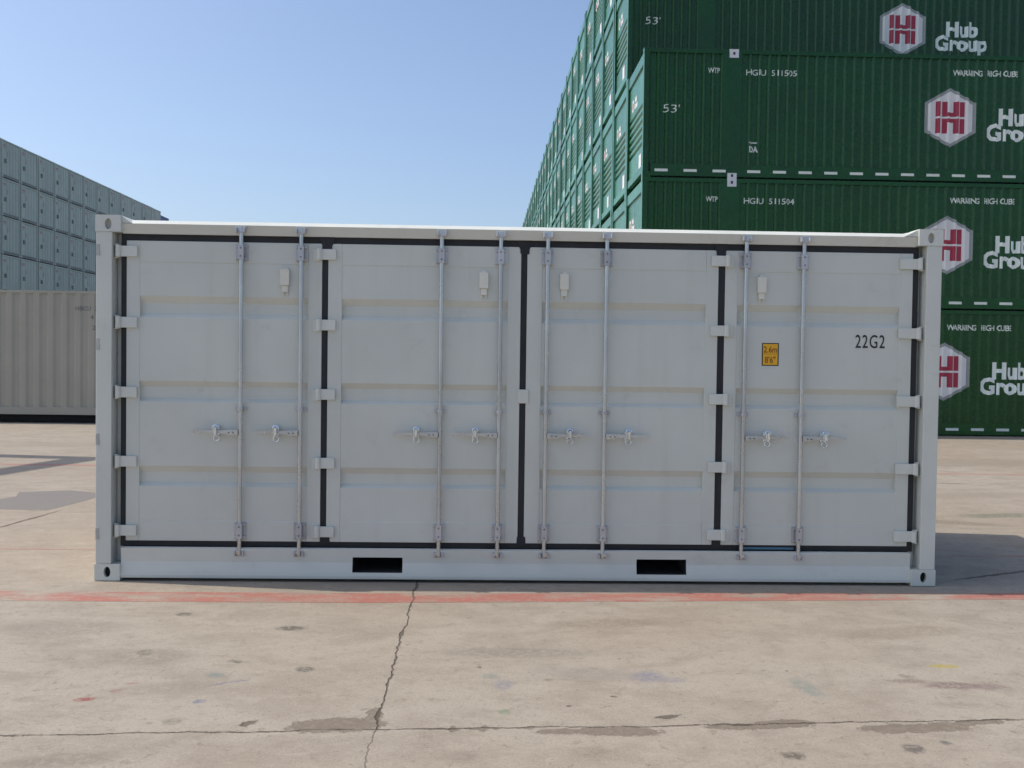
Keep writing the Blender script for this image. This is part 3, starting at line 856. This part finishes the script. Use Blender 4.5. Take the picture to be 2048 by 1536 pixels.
# end faces share a green with sunlight put into it, unlike the sides: one frame mesh for the end, sides for the length
def end_posts(h):
    mb = MB()
    for y0 in (0.0, GW - 0.15): mb.box(-0.002, 0.118, y0 + .001, y0 + 0.149, 0.122, h - 0.102)
    return mb
for col in range(NCOL + 1):
    for row in range(1, 6):
        if col == 0 and row > 3: continue
        key = 'b' if row == 5 else 'a'
        h = H5 if row == 5 else GH
        faced = (col == 0) or (col == 1 and row >= 4)
        if col == 0:
            lab = {3: 'dark green container numbered HGIU 511505, top of the nearest column with white hexagon emblem',
                   2: 'dark green container numbered HGIU 511504, middle of the nearest column of three',
                   1: 'dark green container at ground level of the nearest column, partly behind the white container'}[row]
        elif faced:
            lab = {4: 'dark green container with whole white lettering, set back one column above the nearest three',
                   5: 'dark green container on the top level of the set back column, cut by the frame'}[row]
        else:
            lab = 'green container end in the right stack, %s, %s column from front' % (LVL[row], ordn[col + 1])
        jx = random.uniform(-0.012, 0.012) if col else 0.0
        t_ = thing('shipping_container', lab, 'shipping container', (GX + jx, GY + col * PITCH, (row - 1) * GH), 'green containers in the tall right stack')
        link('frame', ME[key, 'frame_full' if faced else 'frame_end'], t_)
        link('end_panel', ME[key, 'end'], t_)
        ey, ez = random.uniform(-.25, .12), random.uniform(-.12, .10)
        link('emblem', ME[key, 'emblem'], t_, (0, ey, ez)); link('lettering', ME[key, 'emblem_lettering'], t_, (0, ey, ez))
        link('label_plate', ME[key, 'label'], t_, (0, random.uniform(-.25, .30), random.uniform(-.06, .05)))
        link('body', ME[key, 'shell'], t_)
        if faced:
            link('side_panel', ME[key, 'side'], t_)
            link('hexagon_emblem', hex_me, t_)
            link('lettering', hub_me, t_)
            for q in ID[row]: link('identification_lettering', q, t_)
            link('reflective_marking', dash_me, t_)
            for tb in (0, 1): link('side_casting', SCM[key, tb], t_)
            if row == 3: link('arrow_mark', arrow_me, t_)

# ------------------------------------------------------------------ the grey stack far left (ends face +x)
SX, SY, SP, SH, SB = -30.52, 61.65, 2.774, 2.65, 0.54
W8, H8 = 2.60, 2.60
def far_meshes(mat, dark):
    fr = MB()
    for y0 in (0.0, W8 - .11): fr.box(-.12, 0, y0, y0 + .11, 0.10, H8 - .08)
    for y0 in (0.0, W8 - .17):
        for z0 in (0, H8 - .11): fr.box(-.17, .004, y0, y0 + .17, z0, z0 + .11)
    fr.box(-.12, -.002, .11, W8 - .11, H8 - .10, H8 - .01)
    fr.box(-12.1, -.17, .02, .1, H8 - .1, H8); fr.box(-12.1, -.17, .02, .1, 0.02, .15)
    sill = MB().box(-.12, -.002, .12, W8 - .12, .03, .20)  # bottom beam; its shadow is put into the dark colour
    bd = MB().box(-12.1, -.10, .05, W8 - .05, .1, H8 - .03)
    dr = MB()
    for a, b in ((.12, W8 * .5 - .01), (W8 * .5 + .01, W8 - .12)):
        dr.box(-.09, -.045, a, b, .22, H8 - .12)
    for z in (.75, 1.35, 1.95): dr.box(-.047, -.035, .2, W8 - .2, z, z + .10)
    br_ = MB()
    for y in (W8 * .27, W8 * .42, W8 * .60, W8 * .78): br_.tube((-.025, y, .18), (-.025, y, H8 - .1), .011, 6)
    bx_ = MB().box(-.045, 0.03, W8 * .15, W8 * .15 + .22, 1.02, 1.30)
    em = MB()
    for a, b, z0, z1 in ((.22, .34, 2.16, 2.30), (.37, .47, 2.16, 2.30), (.50, .62, 2.16, 2.30), (.30, .55, 2.06, 2.12)): em.box(-.046, -.030, a, b, z0, z1)
    rm = MB().box(-.046, -.030, .82, .90, 1.55, 1.85)
    return {'frame': fr.data('frame', mat), 'sill': sill.data('sill', dark), 'body': bd.data('body', mat), 'door': dr.data('door', mat),
            'locking_bars': br_.data('locking_gear', mat), 'box': bx_.data('document_box', dark), 'emblem': em.data('emblem', DECALR3), 'red_mark': rm.data('red_mark', DECALR3)}
FG = far_meshes(FARGREY, FARDARK); FB = far_meshes(BLUE, FARDARK)
for col in range(-1, 13):
    for row in range(6):
        set_ = FB if col == 12 else FG
        fromtop = 6 - row
        if col == 12:
            lab = 'blue container just past the far end of the grey stack, %s row from the top' % (ordn[fromtop] if fromtop > 1 else 'topmost, first')
            lab = 'blue container at the top behind the far end of the grey left stack' if fromtop == 1 else 'blue container behind the grey left stack, %s row from the top' % ordn[fromtop]
        else:
            lab = 'grey container in far left stack, %s, %s column from left' % ('top row' if fromtop == 1 else 'bottom row' if fromtop == 6 else ordn[fromtop] + ' row down', ordn[col + 2])
        dz = -0.35 if col == 12 else 0.0
        t_ = thing('shipping_container', lab, 'shipping container', (SX + (0.0 if col < 12 else -.05) + random.uniform(-.015, .015), SY + col * SP, SB + row * SH + dz * (row > 0) * row / 5), 'blue containers past the grey stack' if col == 12 else 'pale grey containers in the far left stack')
        for nm, k in (('frame', 'frame'), ('sill', 'sill'), ('body', 'body'), ('door', 'door'), ('locking_gear', 'locking_bars'), ('document_box', 'box')): link(nm, set_[k], t_)
        if col < 12: link('emblem', set_['emblem'], t_); link('red_mark', set_['red_mark'], t_)
pl = MB().box(-46, -30.2, 56, 100, 0.0, 0.536).obj('concrete_plinth', CONCR); pl['kind'] = 'structure'
bpy.data.objects.remove(bpy.data.objects['concrete_plinth_top'])

# ------------------------------------------------------------------ beige container on the left
BC = thing('shipping_container', 'greyish beige corrugated container raised on blocks, behind the white container at left', 'shipping container', (-17.1, 15.9, 0.20))
BL_, BH = 12.19, 2.90
mb = MB(); bp = trap(0.16, BL_ - .16, 0.307, 0.052, 0.014, 0.055)
mb.sheet(bp, 0.17, BH - .07, 'x'); mb.obj('side_panel', BEIGE, BC)
mb = MB(); mb.box(.17, BL_ - .17, .004, .06, 0.0, .17); mb.box(.17, BL_ - .17, .006, .055, .150, .172); mb.obj('bottom_rail', BEIGE, BC, bevel=.004)
mb = MB(); mb.box(.17, BL_ - .17, .010, .07, BH - .09, BH - .03); mb.obj('top_rail', BEIGE, BC)
for a in (0, BL_ - .15):
    mb = MB(); mb.box(a, a + .15, 0.002, .15, .118, BH - .118); mb.box(a, a + .15, 2.29, 2.436, .118, BH - .118); mb.obj('corner_post', BEIGE, BC, bevel=.005)
for a in (0, BL_ - .178):
    for z in (0, BH - .118):
        for y in (0, 2.276): MB().box(a, a + .178, y, y + .162, z, z + .118).obj('corner_casting', BEIGE, BC, bevel=.005)
mb = MB(); mb.box(.02, BL_ - .02, .065, 2.41, .12, BH - .06); mb.sheet(trap(.1, BL_ - .1, .209, BH - .052, BH - .028, .03), .062, 2.40, 'roof'); mb.obj('body', BEIGE, BC)
mb = MB(); add_text(mb, "HBCU  7", 10.41, 2.42, .10, .002, width=.50); add_text(mb, "4", 10.76, 2.22, .10, .004); add_text(mb, "22G1", 10.79, 1.98, .10, .002, width=.35)
bt = mb.data('lettering', INKG)
def bpf(x):
    for (a, da), (b, db) in zip(bp, bp[1:]):
        if a <= x <= b and b > a: return da + (db - da) * (x - a) / (b - a)
    return .014
conform(bt, [q[0] for q in bp], bpf, .004); link('lettering', bt, BC)
MB().box(.2, BL_ - .2, .25, 2.2, -.17, .11).obj('gap_light_block', DARKHOLE, BC)  # dark box added under the container to stop light passing through the gap
for i, bxp in enumerate((-17.0, -12.9, -9.2, -5.15)):
    o = MB().box(-.18, .18, 0, 2.3, 0, .196).obj('timber_block', CONCR, loc=(bxp, 15.98, 0.0), bevel=.01)
    o['label'] = 'low grey block under the beige container, %s from the left' % ordn[i + 1]; o['category'] = 'block'; o['group'] = 'blocks under the beige container'

# ------------------------------------------------------------------ unseen mast, added outside the frame to cast the shadow bands at left
LMx, LMy, LH_ = -9.75, 9.25, 9.3
LM = thing('shadow_mast', 'unseen pole with an arm beyond the left edge, added to cast the thin shadow', 'shadow mast', (LMx, LMy, 0))
MB().tube((0, 0, 0), (0, 0, LH_), .26, 16, r1=.20).box(-.3, .3, -.3, .3, 0, .04).obj('pole', STEELP, LM, smooth=True)
MB().tube((0, 0, LH_ - .1), (-.9, -3.4, LH_ + .1), .24, 10, r1=.22).obj('arm', STEELP, LM, smooth=True)
MB().box(-1.2, -.75, -4.2, -3.3, LH_ - .02, LH_ + .16).obj('arm_head', STEELP, LM, bevel=.02)

# ------------------------------------------------------------------ HAZE over the yard
mh = bpy.data.materials.new('yard_haze'); mh.use_nodes = True
mh.node_tree.nodes.clear()
pv = mh.node_tree.nodes.new('ShaderNodeVolumePrincipled')
pv.inputs['Color'].default_value = (0.80, 0.88, 1.0, 1)
pv.inputs['Density'].default_value = 0.0003
pv.inputs['Anisotropy'].default_value = 0.35
om = mh.node_tree.nodes.new('ShaderNodeOutputMaterial')
mh.node_tree.links.new(pv.outputs[0], om.inputs['Volume'])
hz = MB().box(-60, 60, -25, 125, -1.0, 18.0).obj('haze', mh)
hz['kind'] = 'stuff'; hz['label'] = 'thin pale haze in the air over the container yard'; hz['category'] = 'haze'
